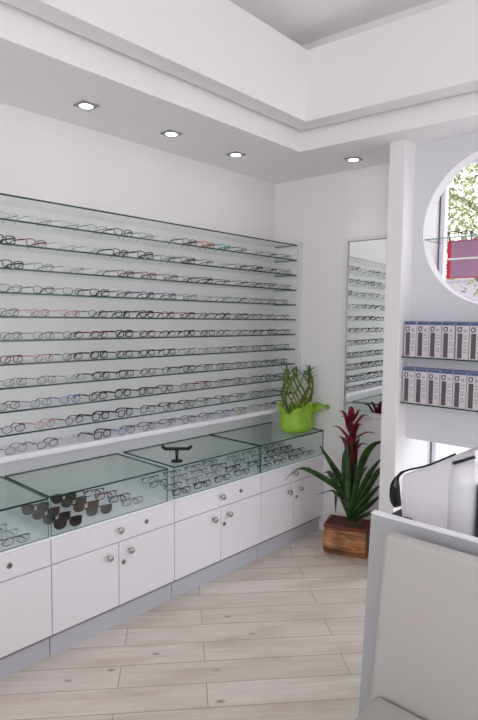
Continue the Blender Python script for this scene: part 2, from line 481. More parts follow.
# ------------------------------------------------------------------ cabinets and glass cases
JX = [-2.631, -1.880, -1.129, -.378, .356]
ZK, ZD, ZT, ZG = .122, .461, .595, .785
names_c = ['leftmost, cut by the photo edge', 'second from left, under the sunglasses case', 'third from left, below the black stand', 'rightmost, nearest the red flowering plant']
def knob(parent, x, z, y=-.6):
    b = MB(); b.lathe([(.006, 0), (.006, .012), (.0155, .016), (.0175, .022), (.014, .028), (.004, .030)], (x, y, z), 18, 'y')
    b.build('knob', M['chrome'], parent, smooth=True)
def lock(parent, x, z, y=-.6):
    b = MB(); b.lathe([(.0125, 0), (.0125, .004), (.0105, .006)], (x, y, z), 16, 'y', mi=0)
    b.box((x-.0015, y-.0066, z-.006), (x+.0015, y-.006, z+.006), mi=1)
    b.build('lock', [M['lockmetal'], M['dark']], parent)
for i in range(4):
    a, c = JX[i], JX[i+1]
    t = thing('display_cabinet', 'white base cabinet with drawer and two doors, '+names_c[i], 'cabinet', (0, 0, 0), 0, 'white base cabinets below the glass cases')
    b = MB(); b.box((a+.001, -.582, .10), (c-.001, WY-.002, ZT-.012), 0); b.build('body', M['carcass'], t)
    b = MB(); b.box((a+.001, -.598, ZT-.011), (c-.001, WY-.002, ZT)); b.build('top_board', M['board'], t, bevel=.0015)
    g = .0025
    b = MB(); b.box((a+g, -.60, ZD+g), (c-g, -.5825, ZT-.012)); d = b.build('drawer', M['lam'], t, bevel=.0015)
    mx = (a+c)/2
    knob(d, mx, .527); lock(d, a+(c-a)*.735, .524)
    b = MB(); b.box((a+g, -.60, ZK), (mx-g, -.5825, ZD-g)); d = b.build('door', M['lam'], t, bevel=.0015)
    knob(d, mx-.065, .400)
    b = MB(); b.box((mx+g, -.60, ZK), (c-g, -.5825, ZD-g)); d = b.build('door', M['lam'], t, bevel=.0015)
    knob(d, mx+.065, .402); lock(d, mx+.027, .347)
    b = MB(); b.box((a+.002, -.572, 0), (c-.002, -.5, .12)); b.build('plinth', M['plinth'], t, bevel=.001)

def pane(name, a, b_, edgefaces, parent, m='glass', e='gedgec'):
    b = MB(); b.box(a, b_, 0, {k: 1 for k in edgefaces})
    return b.build(name, [M[m], M[e]], parent)
case_lab = ['glass counter case at the left edge holding clear eyeglasses', 'glass counter case holding dark sunglasses and four eyeglasses',
            'glass counter case under the black eyeglasses stand', 'glass counter case beneath the lime wrapped potted bamboo']
CX = [(-2.625, -1.888), (-1.874, -1.175), (-1.126, -.383), (-.373, .352)]
for i, (a, c) in enumerate(CX):
    t = thing('glass_display_case', case_lab[i], 'display case', (0, 0, 0), 0, 'glass cases on the counter')
    th = .0075; y0, y1 = -.594, WY-.006
    pane('top_pane', (a, y0-.002, ZG-.009), (c, y1, ZG), ['-y', '-x', '+x', '+y'], t, 'glasstop', 'gedge')
    pane('front_pane', (a, y0, ZT+.0005), (c, y0+th, ZG-.0092), ['-x', '+x', '-z'], t)
    pane('side_pane', (a, y0+th, ZT+.0005), (a+th, y1, ZG-.0092), [], t)
    pane('side_pane', (c-th, y0+th, ZT+.0005), (c, y1, ZG-.0092), [], t)
    pane('back_pane', (a+th, y1-th, ZT+.0005), (c-th, y1, ZG-.0092), [], t)

# ------------------------------------------------------------------ wall shelves
SX0, SX1 = -2.75, .334
SHY = -.33
zs = [2.192-.1143*k for k in range(11)]
ordw = ['first', 'second', 'third', 'fourth', 'fifth', 'sixth', 'seventh', 'eighth', 'ninth', 'tenth', 'eleventh', 'twelfth', 'thirteenth', 'fourteenth', 'fifteenth', 'sixteenth', 'seventeenth', 'eighteenth', 'nineteenth', 'twentieth']
for k, z in enumerate(zs):
    b = MB(); b.box((SX0, SHY, z-.009), (SX1-.006, WY-.008, z), 0, {'-y': 1, '+x': 1, '-x': 1})
    o = b.build('glass_shelf', [M['gshelf'], M['gedge']])
    lab = ('long empty glass shelf at the very top of the wall display' if k == 0 else
           'long glass shelf carrying eyeglasses, %s glass shelf from the top' % ordw[k])
    tag(o, lab, 'shelf', 'long glass shelves on the wall')
b = MB(); b.box((SX0, WY-.007, .945), (SX1, WY-.001, 2.195)); tag(b.build('glass_back_panel', M['gback']), 'tall mint tinted glass panel on the wall behind the shelves', 'glass panel')
b = MB(); b.box((SX1-.005, SHY+.002, .945), (SX1, WY-.009, 2.193)); tag(b.build('glass_side_panel', M['gback']), 'narrow glass panel closing the right end of the wall shelves', 'glass panel')
b = MB(); b.box((SX1-.012, -.372, .945), (ex(-.34)-.001, SHY-.003, 2.215)); tag(b.build('shelf_post', M['frame'], bevel=.003), 'white upright post at the right end of the glass shelves', 'post')
b = MB(); b.box((SX0, -.338, .916), (ex(-.3)-.004, WY-.001, .944)); tag(b.build('wall_ledge', M['lam'], bevel=.003), 'long white ledge below the glass shelves, above the counter cases', 'ledge')

# ------------------------------------------------------------------ eyeglasses
def outline(shape, w, h, n=22):
    pts = []
    for k in range(n):
        a = 2*PI*k/n; c, s_ = math.cos(a), math.sin(a)
        e = {'rectangular': .55, 'oval': .9, 'round': 1.0, 'half-rim': .6, 'rimless': .7, 'cat-eye': .7, 'pilot': .75}[shape]
        x = w/2*math.copysign(abs(c)**e, c); z = h/2*math.copysign(abs(s_)**e, s_)
        if shape == 'cat-eye' and z > 0: z *= 1+.22*(x/(w/2))
        if shape == 'pilot' and z < 0: x *= 1-.18*(-z/(h/2))
        pts.append((x, z))
    return pts
dims = {'rectangular': (.054, .034), 'oval': (.052, .034), 'round': (.048, .040), 'half-rim': (.054, .033),
        'rimless': (.053, .034), 'cat-eye': (.053, .034), 'pilot': (.058, .046)}
def glasses(shape, colour, thick, name='eyeglasses', lens='lens', cat='eyeglasses', blade=None, folded=False):
    """front faces -y, rests at z=0 on the lens bottoms and temple tips"""
    t = thing(name, '', cat)
    w, h = dims[shape]
    if thick > .0022: h *= 1.08
    zc = h/2+thick*1.05; fm = M['f_'+colour]; ks = []
    hb = .0085
    fr = MB()
    for sg in (-1, 1):
        cx = sg*(w/2+hb)
        ol = outline(shape, w, h)
        if shape == 'cat-eye' and sg < 0: ol = [(-x, z) for x, z in ol]
        curve = lambda x: .10*abs(x)**1.6        # gentle wrap of the front
        P = [(cx+x, curve(cx+x), zc+z) for x, z in ol]
        if shape == 'half-rim':
            top = [p for p in P if p[2] >= zc-.004]; top.sort(key=lambda p: p[0])
            fr.tube(top, thick, 6)
            fr.tube(P, .0005, 4, True)
        elif shape == 'rimless':
            fr.tube(P, .0005, 4, True)
        else:
            fr.tube(P, thick*1.12, 6, True, flat=.75, up=(0, 1, 0))
        lm = MB(); vs = [(p[0]*.998, p[1]-.0006, p[2]) for p in P]+[(p[0], p[1]+.0008, p[2]) for p in P]
        n = len(P)
        lm.add(vs, [tuple(range(n)), tuple(range(2*n-1, n-1, -1))]+[(k, (k+1) % n, n+(k+1) % n, n+k) for k in range(n)])
        ks.append(lm.build('lens', M[lens], t))
        # end piece
        xe = sg*(w+hb); zt = zc+h*.32
        fr.tube([(xe-sg*.003, curve(xe), zt), (xe+sg*.003, curve(xe)+.002, zt), (xe+sg*.0045, curve(xe)+.008, zt)], max(thick, .0016), 6)
        # nose pad arm
        fr.tube([(sg*hb*.95, .0, zc-.002), (sg*.007, .006, zc-.004), (sg*.0055, .006, zc-.010)], [.0006, .0012, .0016], 5)
    ts = max(thick, .0014)
    fr.tube([(-hb-.002, .0005, zc+h*.17), (-hb*.5, -.001, zc+h*.24), (0, -.0018, zc+h*.27), (hb*.5, -.001, zc+h*.24), (hb+.002, .0005, zc+h*.17)], ts, 6)
    if shape == 'pilot':
        fr.tube([(-hb-.008, .001, zc+h*.43), (0, -.001, zc+h*.45), (hb+.008, .001, zc+h*.43)], ts*.8, 6)
    ks.insert(0, fr.build('frame_front', fm, t, smooth=True))
    for sg in (-1, 1):
        xe = sg*(w+hb+.0045); zt = zc+h*.32; y0 = .10*abs(xe)**1.6+.007
        tm = MB()
        br = blade or max(thick*1.5, .0017)
        L_ = .088
        pts = [(xe, y0, zt), (xe+sg*.002, y0+.03, zt), (xe+sg*.001, y0+L_*.7, zt-.001), (xe-sg*.002, y0+L_, zt-.003),
               (xe-sg*.004, y0+L_+.018, zt*.62), (xe-sg*.006, y0+L_+.034, .0026)]
        if folded:
            yb = y0+.006+(.006 if sg > 0 else .001)
            pts = [(xe, y0, zt), (xe-sg*.003, yb, zt), (xe-sg*.03, yb+.002, zt-.001), (xe-sg*.085, yb+.003, zt-.003), (xe-sg*.103, yb+.004, zt*.62), (xe-sg*.116, yb+.005, .0028)]
        tm.tube(pts, [br*1.25, br*1.3, br, br, br*1.5, br*1.2], 6  , flat=.55, up=(0, 1, 0) if folded else (1, 0, 0))
        ks.append(tm.build('temple', fm, t, smooth=True))
    kids[t] = ks
    return t

protos = {}; used = set()
def place(shape, colour, thick, loc, rz, label, group, name='eyeglasses', lens='lens', blade=None, folded=False):
    key = (shape, colour, thick, lens, folded)
    if key not in protos:
        protos[key] = glasses(shape, colour, thick, name, lens, 'sunglasses' if name == 'sunglasses' else 'eyeglasses', blade, folded)
    p = protos[key]
    if key not in used:
        used.add(key); p.location = loc; p.rotation_euler = (0, 0, rz); p['label'] = label; p['group'] = group
        return p
    return dup(p, loc, rz, label, group)

cname = {'black': 'black', 'tortoise': 'dark tortoiseshell', 'burgundy': 'burgundy', 'gunmetal': 'thin gunmetal', 'silver': 'thin silver',
         'pink': 'pink', 'navy': 'navy', 'teal': 'teal', 'amber': 'amber', 'purple': 'purple', 'grey': 'grey', 'clear': 'clear pale', 'blue': 'blue'}
STY = [('rectangular', 'black', .0022), ('oval', 'black', .0016), ('rectangular', 'tortoise', .0022), ('half-rim', 'black', .0016), ('half-rim', 'gunmetal', .0013),
       ('rimless', 'silver', .0012), ('oval', 'gunmetal', .0012), ('rectangular', 'burgundy', .0020), ('oval', 'pink', .0014), ('rectangular', 'navy', .0020),
       ('rectangular', 'grey', .0014), ('rimless', 'clear', .0013), ('cat-eye', 'purple', .0018), ('rectangular', 'black', .0027), ('oval', 'tortoise', .0017)]
WT = [16, 10, 6, 8, 8, 7, 6, 4, 3, 4, 6, 3, 3, 9, 4]
FAINT = [('rimless', 'silver', .0012), ('rimless', 'clear', .0013), ('half-rim', 'gunmetal', .0013), ('oval', 'gunmetal', .0012), ('oval', 'pink', .0014)]
# what the photo shows row by row at the left; the rest is drawn from the mix
B1, B2, B3 = ('rectangular', 'black', .0022), ('rectangular', 'black', .0027), ('oval', 'black', .0016)
BU, AM, TE = ('rectangular', 'burgundy', .0020), ('rectangular', 'amber', .0022), ('rectangular', 'teal', .0022)
R_, C_, G_, H_, PK = FAINT[0], FAINT[1], FAINT[2], FAINT[3], FAINT[4]
BL, NV, HB, GY = ('oval', 'blue', .0017), ('rectangular', 'navy', .0020), ('half-rim', 'black', .0016), ('rectangular', 'grey', .0014)
fixed = {1: [R_, R_, R_, G_, B1, G_, C_, B1, AM, TE, HB, C_, G_, G_],
         2: [B2, BU, C_, R_, B1, B2, H_, B1, HB, C_, H_, B1, HB, H_],
         3: [B1, G_, R_, R_, BU, BU, B3, H_, B1, HB, G_, H_, HB, H_],
         4: [GY, B3, GY, B1, HB, NV, NV, H_, C_, R_, H_, G_, GY, H_],
         5: [GY, PK, PK, B3, B1, B2, BU, BU, HB, B1, NV, HB, GY, H_],
         6: [GY, GY, B3, BU, B2, BU, HB, B1, BU, B3, GY, HB, B1, HB],
         7: [BU, PK, B3, B2, B1, B1, B1, GY, R_, G_, HB, GY, HB, GY],
         8: [GY, GY, R_, B1, B1, B3, HB, B1, HB, B3, HB, GY, HB, B3],
         9: [B3, GY, BL, B1, B2, B1, B1, GY, BU, HB, BU, GY, NV, HB],
         10: [B3, PK, B3, B2, B2, B3, B1, B1, HB, B3, HB, GY, HB, GY],
         11: [GY, B3, C_, B2, BL, B3, HB, B3, HB, BL, ('oval', 'tortoise', .0017), R_, GY, B1]}
for row in range(1, 12):
    z = zs[row]+.0004 if row <= 10 else .9446
    lst = fixed[row]
    n = len(lst)
    x0 = -1.925+rnd.uniform(-.02, .03); step = (.228-x0)/(n-1)
    for i, st in enumerate(lst):
        x = x0+i*step+rnd.uniform(-.004, .004)
        y = SHY+.018+rnd.uniform(0, .012)
        rz = rnd.uniform(.04, .32)
        if row == 11: y -= .0
        where = ('%s glass shelf from the top' % ordw[row]) if row <= 10 else 'white ledge below the glass shelves'
        place(st[0], st[1], st[2], (x, y, z), rz, '%s %s eyeglasses, %s from the left on the %s' % (cname[st[1]], st[0], ordw[i], where),
              'eyeglasses in rows on the wall shelves')

# eyeglasses and sunglasses inside the counter cases
ZB_ = ZT+.0006
def case_set(items, grp, where, name='eyeglasses'):
    for (x, y, rz, st, lens, txt) in items:
        place(st[0], st[1], st[2], (x, y, ZB_), rz, txt, grp, name, lens)
g1 = 'eyeglasses lying in the counter cases'
for r_ in range(5):                                   # leftmost case: one column in view
    st = [H_, R_, GY, C_, B1][r_]
    place(st[0], st[1], st[2], (-2.03-.012*r_, -.560+r_*.092, ZB_), -.15, '%s %s eyeglasses in the leftmost glass case, %s row from the front' % (cname[st[1]], st[0], ordw[r_]), g1, folded=True)
sg = 'sunglasses in the second glass case'
P1, P2, P3, P4 = ('pilot', 'tortoise', .0022), ('pilot', 'black', .0024), ('pilot', 'tortoise', .0017), ('pilot', 'gunmetal', .0016)
suns = [(-1.765, -.552, -.25, P2, 'sunlens', 'black'), (-1.560, -.505, -.30, P4, 'sunlens3', 'olive lensed metal'), (-1.770, -.455, -.25, P1, 'sunlens', 'tortoiseshell'), (-1.575, -.405, -.30, P3, 'sunlens2', 'brown lensed thin'),
        (-1.775, -.355, -.25, P1, 'sunlens2', 'brown lensed tortoiseshell'), (-1.585, -.300, -.30, P1, 'sunlens3', 'olive lensed tortoiseshell'), (-1.78, -.255, -.25, P2, 'sunlens2', 'brown lensed black'), (-1.590, -.205, -.25, P2, 'sunlens3', 'olive lensed black')]
rown = ['front row', 'front row', 'second row', 'second row', 'third row', 'third row', 'back row', 'back row']
for i, (x, y, rz, st, ln, tx) in enumerate(suns):
    place(st[0], st[1], st[2], (x, y, ZB_), rz, '%s sunglasses in the second glass case, %s of the %s column' % (tx, rown[i], ['left', 'right'][i % 2]), sg, 'sunglasses', ln, .0026, folded=True)
for i, (x, y, st) in enumerate([(-1.345, -.50, GY), (-1.365, -.405, NV), (-1.39, -.31, BU), (-1.41, -.22, ('oval', 'tortoise', .0017))]):
    place(st[0], st[1], st[2], (x, y, ZB_), -.15, '%s %s eyeglasses beside the sunglasses in the second case, %s from the front' % (cname[st[1]], st[0], ordw[i]), g1, folded=True)
pool = [B1, HB, GY, B3, G_, B1, ('oval', 'tortoise', .0017), GY, HB, B3, NV, H_]
k = 0
for ci, (xs, wh) in enumerate((([-1.03, -.85, -.67, -.49], 'third glass case'), ([-.275, -.095, .085, .255], 'rightmost glass case'))):
    for r_ in range(4):
        for q, x in enumerate(xs):
            y = -.555+r_*.105+q*.006
            st = pool[(k*5+r_) % len(pool)]; k += 1
            place(st[0], st[1], st[2], (x+.025*(r_ % 2)-.012+rnd.uniform(-.008, .008), y, ZB_), -.12+rnd.uniform(-.1, .1),
                  '%s %s eyeglasses in the %s, %s row, %s from left' % (cname[st[1]], st[0], wh, ['front', 'second', 'third', 'back'][r_], ordw[q]), g1, folded=True)

# black eyeglasses stand on the third case
t = thing('eyeglasses_stand', 'black eyeglasses display stand with wide bar on a glass case', 'display stand', (-1.045, -.52, ZG+.0005), -.75)
b = MB(); b.lathe([(.034, 0), (.034, .006), (.028, .010), (.008, .013)], n=24); b.build('base', M['deviceblk'], t, smooth=False)
b = MB(); b.tube([(0, 0, .012), (0, .004, .04), (0, .002, .075)], [.007, .009, .012], 10); b.build('post', M['deviceblk'], t, smooth=True)
b = MB(); b.box((-.072, -.010, .066), (.072, .010, .084)); b.build('bar', M['deviceblk'], t, bevel=.005)
for s_ in (-1, 1):
    b = MB(); b.tube([(s_*.070, 0, .076), (s_*.080, -.002, .086), (s_*.086, .0, .096)], [.011, .010, .006], 8); b.build('arm', M['deviceblk'], t, smooth=True)

# ------------------------------------------------------------------ wall mirror
MY0, MY1, MZ0, MZ1 = -.772, -1.245, .962, 2.18
t = thing('wall_mirror', 'tall white framed wall mirror reflecting the eyeglasses shelves', 'mirror')
def wallbar(bm, ya, yb, za, zb, d0, d1):
    bm.prism([(ex(yb)-d1, yb), (ex(yb)-d0, yb), (ex(ya)-d0, ya), (ex(ya)-d1, ya)], za, zb)
b = MB(); w = .032
wallbar(b, MY0+w, MY0, MZ0-w, MZ1+w, .0005, .03); wallbar(b, MY1, MY1-.018, MZ0-w, MZ1+w, .0005, .03)
wallbar(b, MY0, MY1, MZ1, MZ1+w, .0005, .03); wallbar(b, MY0, MY1, MZ0-w, MZ0, .0005, .03)
b.build('mirror_frame', M['frame'], t, bevel=.003)
b = MB(); wallbar(b, MY0, MY1, MZ0, MZ1, .004, .012); b.build('mirror_glass', M['mirror'], t)

# ------------------------------------------------------------------ solution boxes on two glass shelves
for z, wh in ((1.403, 'upper'), (1.123, 'lower')):
    b = MB(); b.box((.012, -1.376, z-.007), (PX0-.0005, -2.75, z), 0, {'-x': 1, '+y': 1, '-y': 1})
    tag(b.build('glass_shelf', [M['gshelf'], M['gedge']]), 'short glass shelf carrying lens solution boxes, %s of the two on the grey panel' % wh, 'shelf', 'glass shelves below the round window')
bw, bh, bd = .0735, .213, .06
root = None
def weld(b):
    seen = {}; nv = []; mp = []
    for v in b.v:
        k_ = tuple(round(c, 6) for c in v)
        if k_ not in seen: seen[k_] = len(nv); nv.append(v)
        mp.append(seen[k_])
    b.v = nv; b.f = [[mp[i] for i in f] for f in b.f]
def box_proto():
    t = thing('solution_box', '', 'box')
    ks = []
    b = MB(); b.box((0, -bw/2, 0), (bd, bw/2, bh)); ks.append(b.build('carton', M['boxwhite'], t, bevel=.0015))
    b = MB(); b.box((-.0008, -bw/2+.0005, bh*.90), (bd, bw/2-.0005, bh+.0006)); ks.append(b.build('top_band', M['boxblue'], t))
    b = MB()
    y0 = bw/2-.010
    for j in range(11):
        ya, yb = y0-j*.005, y0-(j+1)*.005
        b.add([(-.0012, ya, bh*.922), (-.0012, yb, bh*.922), (-.0012, yb, bh*.945), (-.0012, ya, bh*.945)], [(0, 1, 2, 3)], j % 3 == 2)
    weld(b); ks.append(b.build('brand_lettering', [M['boxtext'], M['boxblue']], t))
    b = MB(); b.tube([(-.0008, bw*.22+.0105*math.cos(a), bh*.79+.0125*math.sin(a)) for a in [2*PI*q/20 for q in range(20)]], .0032, 6, True, flat=.3, up=(1, 0, 0))
    b.tube([(-.0008, bw*.22-.007, bh*.79+.009), (-.0008, bw*.22-.014, bh*.79+.016)], .002, 6, flat=.3, up=(1, 0, 0))
    ks.append(b.build('ring_emblem', M['boxtext'], t))
    b = MB(); b.box((-.0008, bw*.5-.010, .006), (-.0001, bw*.5-.037, bh*.69)); ks.append(b.build('charcoal_band', M['boxgrey'], t))
    b = MB(); b.lathe([(.010, 0), (.010, .0008)], (-.0001, -bw*.22, bh*.76), 18, 'x'); ks.append(b.build('seal', M['boxpale'], t))
    b = MB()
    for j in range(15):
        za, zb = bh*(.64-.036*j), bh*(.64-.036*(j+1))
        b.add([(-.0008, -.006, za), (-.0008, -bw*.5+.006, za), (-.0008, -bw*.5+.006, zb), (-.0008, -.006, zb)], [(0, 1, 2, 3)], (0, 1, 0, 1, 1)[j % 5])
    weld(b); ks.append(b.build('small_print', [M['boxpale'], M['boxwhite']], t))
    kids[t] = ks
    return t
bp = box_proto(); first = True
for z, wh in ((1.4035, 'upper'), (1.1235, 'lower')):
    for i in range(7):
        y = -1.384-bw/2-i*.0772-(.004 if (wh == 'upper' and i > 3) else 0)
        lab = 'white and blue lens solution box, %s from the left on the %s shelf' % (ordw[i], wh)
        if first: bp.location = (.026, y, z); bp['label'] = lab; bp['group'] = 'lens solution boxes'; first = False
        else: dup(bp, (.026+rnd.uniform(0, .004), y, z), 0, lab, 'lens solution boxes')

# glass shelf, eyeglasses and poster seen through the round opening
b = MB(); b.box((.13, HC+.440, 2.108), (.37, HC-.440, 2.114), 0, {'-x': 1, '+y': 1, '-y': 1}); 
tag(b.build('glass_shelf', [M['gshelf'], M['gedgel']]), 'glass shelf crossing the round opening in the grey panel', 'shelf')
place('half-rim', 'tortoise', .0038, (.20, -1.63, 2.1145), -PI/2+.35, 'brown topped eyeglasses on the glass shelf inside the round opening', 'eyeglasses in the window')
b = MB()
t = thing('window_poster', 'red bordered mauve poster on the window behind the round opening', 'poster', (WX+.040, .012, .062))
def pbox(nm, ya, yb, za, zb, m, d=0):
    b = MB(); b.box((-.003-d, ya, za), (.003-d*.2, yb, zb)); b.build(nm, m, t)
pbox('border', -1.447, -1.88, 1.838, 2.080, M['red'])
pbox('field', -1.472, -1.655, 1.968, 2.072, M['posterm'], .001); pbox('field', -1.472, -1.655, 1.844, 1.958, M['posterm'], .001)
pbox('field', -1.70, -1.86, 1.844, 2.07, M['posterm'], .001)
pbox('white_line', -1.452, -1.655, 1.957, 1.969, M['card'], .0012)

# ------------------------------------------------------------------ outside
b = MB(); b.box((WX+.14, -14, -.14), (16, 12, -.1)); struct(b.build('floor_outside', M['pave']))
b = MB(); b.box((6.3, -2.2, -.1), (6.5, 3.2, 2.3)); b.box((6.27, -2.2, 2.3), (6.53, 3.2, 2.36)); tag(b.build('garden_wall', M['gwall']), 'pale lilac wall outside, below the foliage behind the round opening', 'wall')
def tree(loc, rad, n, label, seed):
    r = random.Random(seed)
    t = thing('street_tree', label, 'tree', loc, 0, 'trees outside the window')
    b = MB(); b.tube([(0, 0, 0), (.04, .02, 1.0), (-.03, .05, 2.0), (.1, 0, 3.2)], [.13, .11, .09, .05], 10)
    tips = []
    for k in range(9):
        a = k*2.4; L_ = rad*r.uniform(.6, .95); z0 = 1.6+.18*k
        e = Vector((math.cos(a)*L_, math.sin(a)*L_, z0+r.uniform(.5, 1.1)))
        b.tube([(0, .03, z0), (e.x*.5, e.y*.5, z0+.45), tuple(e)], [.045, .03, .01], 6); tips.append(e); tips.append(e*.6+Vector((0, 0, z0*.4+.3)))
    b.build('trunk', M['bark'], t, smooth=True)
    f = MB()
    for k in range(n):
        c = r.choice(tips); d = Vector((r.gauss(0, 1), r.gauss(0, 1), r.gauss(0, .8))); p = c+d*rad*.28
        ax = Vector((r.uniform(-1, 1), r.uniform(-1, 1), r.uniform(-.9, .3))).normalized(); sd = ax.orthogonal().normalized()
        sd = Matrix.Rotation(r.uniform(0, 6.28), 3, ax) @ sd; l_ = r.uniform(.05, .095); w_ = l_*.24
        nn = ax.cross(sd)*.004
        q = [p, p+ax*l_*.4+sd*w_+nn, p+ax*l_, p+ax*l_*.4-sd*w_+nn]
        f.add(q, [(0, 1, 2, 3)])
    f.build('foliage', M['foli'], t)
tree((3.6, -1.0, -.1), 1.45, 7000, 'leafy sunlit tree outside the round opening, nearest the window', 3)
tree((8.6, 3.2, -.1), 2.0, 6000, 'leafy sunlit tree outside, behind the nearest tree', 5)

# ------------------------------------------------------------------ potted bromeliad in the wooden planter
PC = Vector((.160, -.945, 0)); PR = math.atan2(-.94, .35)
t = thing('wooden_planter', 'rough wooden log planter with red-brown rim on the floor by the cabinets', 'planter', PC, PR)
# local x = long axis (away along the pier), local -y = toward the room
LX, DY, HZp = .292, .215, .212
prof = [(-.078, 0), (-.108, .03), (-.126, .075), (-.128, .12), (-.117, .165), (-.098, .19), (.098, .19), (.108, .15), (.108, .06), (.092, 0)]
b = MB(); vs = []; nS = 6
for i in range(nS+1):
    x = -LX/2+LX*i/nS; k_ = 1+.02*math.sin(i*2.1)
    vs += [(x, y*k_, z) for y, z in prof]
m_ = len(prof); fs = [tuple(range(m_)), tuple(reversed([nS*m_+j for j in range(m_)]))]
for i in range(nS):
    for j in range(m_): fs.append((i*m_+j, i*m_+(j+1) % m_, (i+1)*m_+(j+1) % m_, (i+1)*m_+j))
b.add(vs, fs); b.build('log_body', M['wood'], t, bevel=.004)
b = MB(); q = .018
b.box((-LX/2-.003, -.104, .188), (LX/2+.003, -.104+q, HZp)); b.box((-LX/2-.003, .104-q, .188), (LX/2+.003, .104, HZp))
b.box((-LX/2-.003, -.104+q, .188), (-LX/2+q, .104-q, HZp)); b.box((LX/2-q, -.104+q, .188), (LX/2+.003, .104-q, HZp))
b.build('rim', M['rim'], t, bevel=.003)
b = MB(); n = 12
vs = []; 
for i in range(n+1):
    for j in range(n+1):
        x = -LX/2+q+(LX-2*q)*i/n; y = -.104+q+(.208-2*q)*j/n
        vs.append((x, y, .197+.012*math.exp(-(x*x+y*y)/.004)+rnd.uniform(-.002, .002)))
b.add(vs, [(i*(n+1)+j, (i+1)*(n+1)+j, (i+1)*(n+1)+j+1, i*(n+1)+j+1) for i in range(n) for j in range(n)]); b.build('soil', M['soil'], t)

BR = Vector((PC.x+.008, PC.y-.005, .2125))
t = thing('bromeliad', 'flowering bromeliad with crimson spike and dark strap leaves in wooden planter', 'plant', BR)
# leaves as (azimuth-direction y, direction x, heights) in metres around the base: control points
def qcurve(P, n=14):
    P = [Vector(p) for p in P]; out = []
    m = len(P)-1
    for i in range(n+1):
        s_ = i/n*m; k_ = min(int(s_), m-1); u = s_-k_
        p0 = P[max(k_-1, 0)]; p1 = P[k_]; p2 = P[k_+1]; p3 = P[min(k_+2, m)]
        out.append(.5*((2*p1)+(-p0+p2)*u+(2*p0-5*p1+4*p2-p3)*u*u+(-p0+3*p1-3*p2+p3)*u**3))
    return out
V_ = Vector
lv = Vector((-.18, .54, 0)).normalized()          # picture-left direction on the ground, roughly
away = Vector((.8, .6, 0)).normalized(); near = -away
def L3(l, a, z): return lv*l+away*a+Vector((0, 0, z))
WL = [
    ([(0, 0, .01), (.0, .01, .10), (-.054, .035, .22), (-.127, .075, .295), (-.262, .145, .388), (-.343, .195, .411), (-.424, .245, .335)], .030),
    ([(0, 0, .02), (.0, .01, .153), (-.058, .035, .306), (-.154, .065, .446), (-.232, .105, .565)], .033),
    ([(0, 0, .01), (-.045, .015, .16), (-.085, .055, .208), (-.109, .085, .232), (-.217, .135, .209)], .016),
    ([(0, 0, .01), (-.045, .015, .17), (-.08, .035, .24), (-.108, .045, .21), (-.1, .05, .075)], .022),
    ([(0, 0, .03), (-.022, .015, .2), (-.068, .045, .327), (-.101, .065, .358), (-.187, .105, .311)], .016)]
leaves = [
    ([(0, 0, .03), (.02, -.03, .3), (.045, -.04, .62)], .021),
    ([(0, 0, .02), (-.03, .0, .25), (-.09, .02, .47), (-.16, .02, .57), (-.245, .01, .60)], .026),
    ([(0, 0, .02), (-.05, -.04, .2), (-.12, -.06, .38), (-.20, -.07, .50)], .020),
    ([(0, 0, .02), (-.05, -.03, .14), (-.12, -.06, .30), (-.18, -.09, .42), (-.22, -.10, .44)], .022),
    ([(0, 0, .02), (-.05, -.05, .12), (-.12, -.09, .24), (-.19, -.12, .33)], .022),
    ([(0, 0, .01), (-.06, -.06, .1), (-.13, -.10, .19), (-.19, -.13, .26)], .019),
    ([(0, 0, .01), (-.07, -.06, .07), (-.13, -.11, .13), (-.18, -.14, .16)], .015),
    ([(0, 0, .02), (.03, .05, .25), (.03, .10, .45), (-.02, .13, .5)], .02),
    ([(0, 0, .02), (.08, .05, .2), (.14, .10, .3), (.19, .14, .28)], .018),
    ([(0, 0, .02), (-.02, -.05, .2), (-.05, -.09, .36), (-.10, -.12, .44)], .018),
    ([(0, 0, .02), (.02, -.06, .18), (.03, -.10, .32), (.05, -.12, .40)], .018),
    ([(0, 0, .03), (-.02, .02, .3), (-.03, .03, .5), (-.06, .04, .6)], .02),
]
for P, w in [(p_, q_*.78+10) for p_, q_ in WL]+[(p_, q_*1.05) for p_, q_ in leaves]:
    pts = qcurve([V_(p) for p in P] if w > 1 else [L3(*p) for p in P]); w = w % 10
    n = len(pts); ws = [w*(.45+.6*min(1, i/n*2.2))*max(.05, (1-(max(0, i/(n-1)-.45)/.55)**2.0)) for i in range(n)]
    tg = (pts[-1]-pts[0]); hv = V_((tg.x, tg.y, 0))
    c1 = tg.normalized().cross(V_((.84, .51, -.17))).normalized()
    c2 = hv.cross(V_((0, 0, 1))).normalized() if hv.length > .08 else c1
    if c2.dot(c1) < 0: c2 = -c2
    sd = c1*.8+c2*.5
    b = MB(); b.strip(pts, ws, sd, .0012, fold=.35); b.build('leaf', M['leaf'], t, smooth=True)
b = MB(); b.tube(qcurve([L3(0, 0, .02), L3(-.003, -.005, .3), L3(.0, -.01, .56), L3(.006, -.01, .73)], 10), [.012, .013, .014, .017, .018, .018, .018, .017, .015, .012, .008], 10)
b.build('flower_stem', M['brstem'], t, smooth=True)
br = [(.50, 0.6, .085, .10), (.48, 3.5, .09, .11), (.54, 1.9, .10, .12), (.54, 5.0, .10, .10), (.58, 0.1, .11, .10), (.58, 3.1, .13, .08), (.62, 4.2, .09, .11), (.63, 1.2, .1, .1), (.66, 5.6, .08, .11),
      (.67, 2.6, .11, .10), (.69, 0.4, .08, .10), (.71, 3.4, .05, .10), (.72, 1.5, .05, .10), (.72, 5.0, .045, .10), (.44, 2.4, .06, .12), (.44, 5.6, .06, .12), (.40, 0.9, .05, .12), (.40, 4.0, .05, .12)]
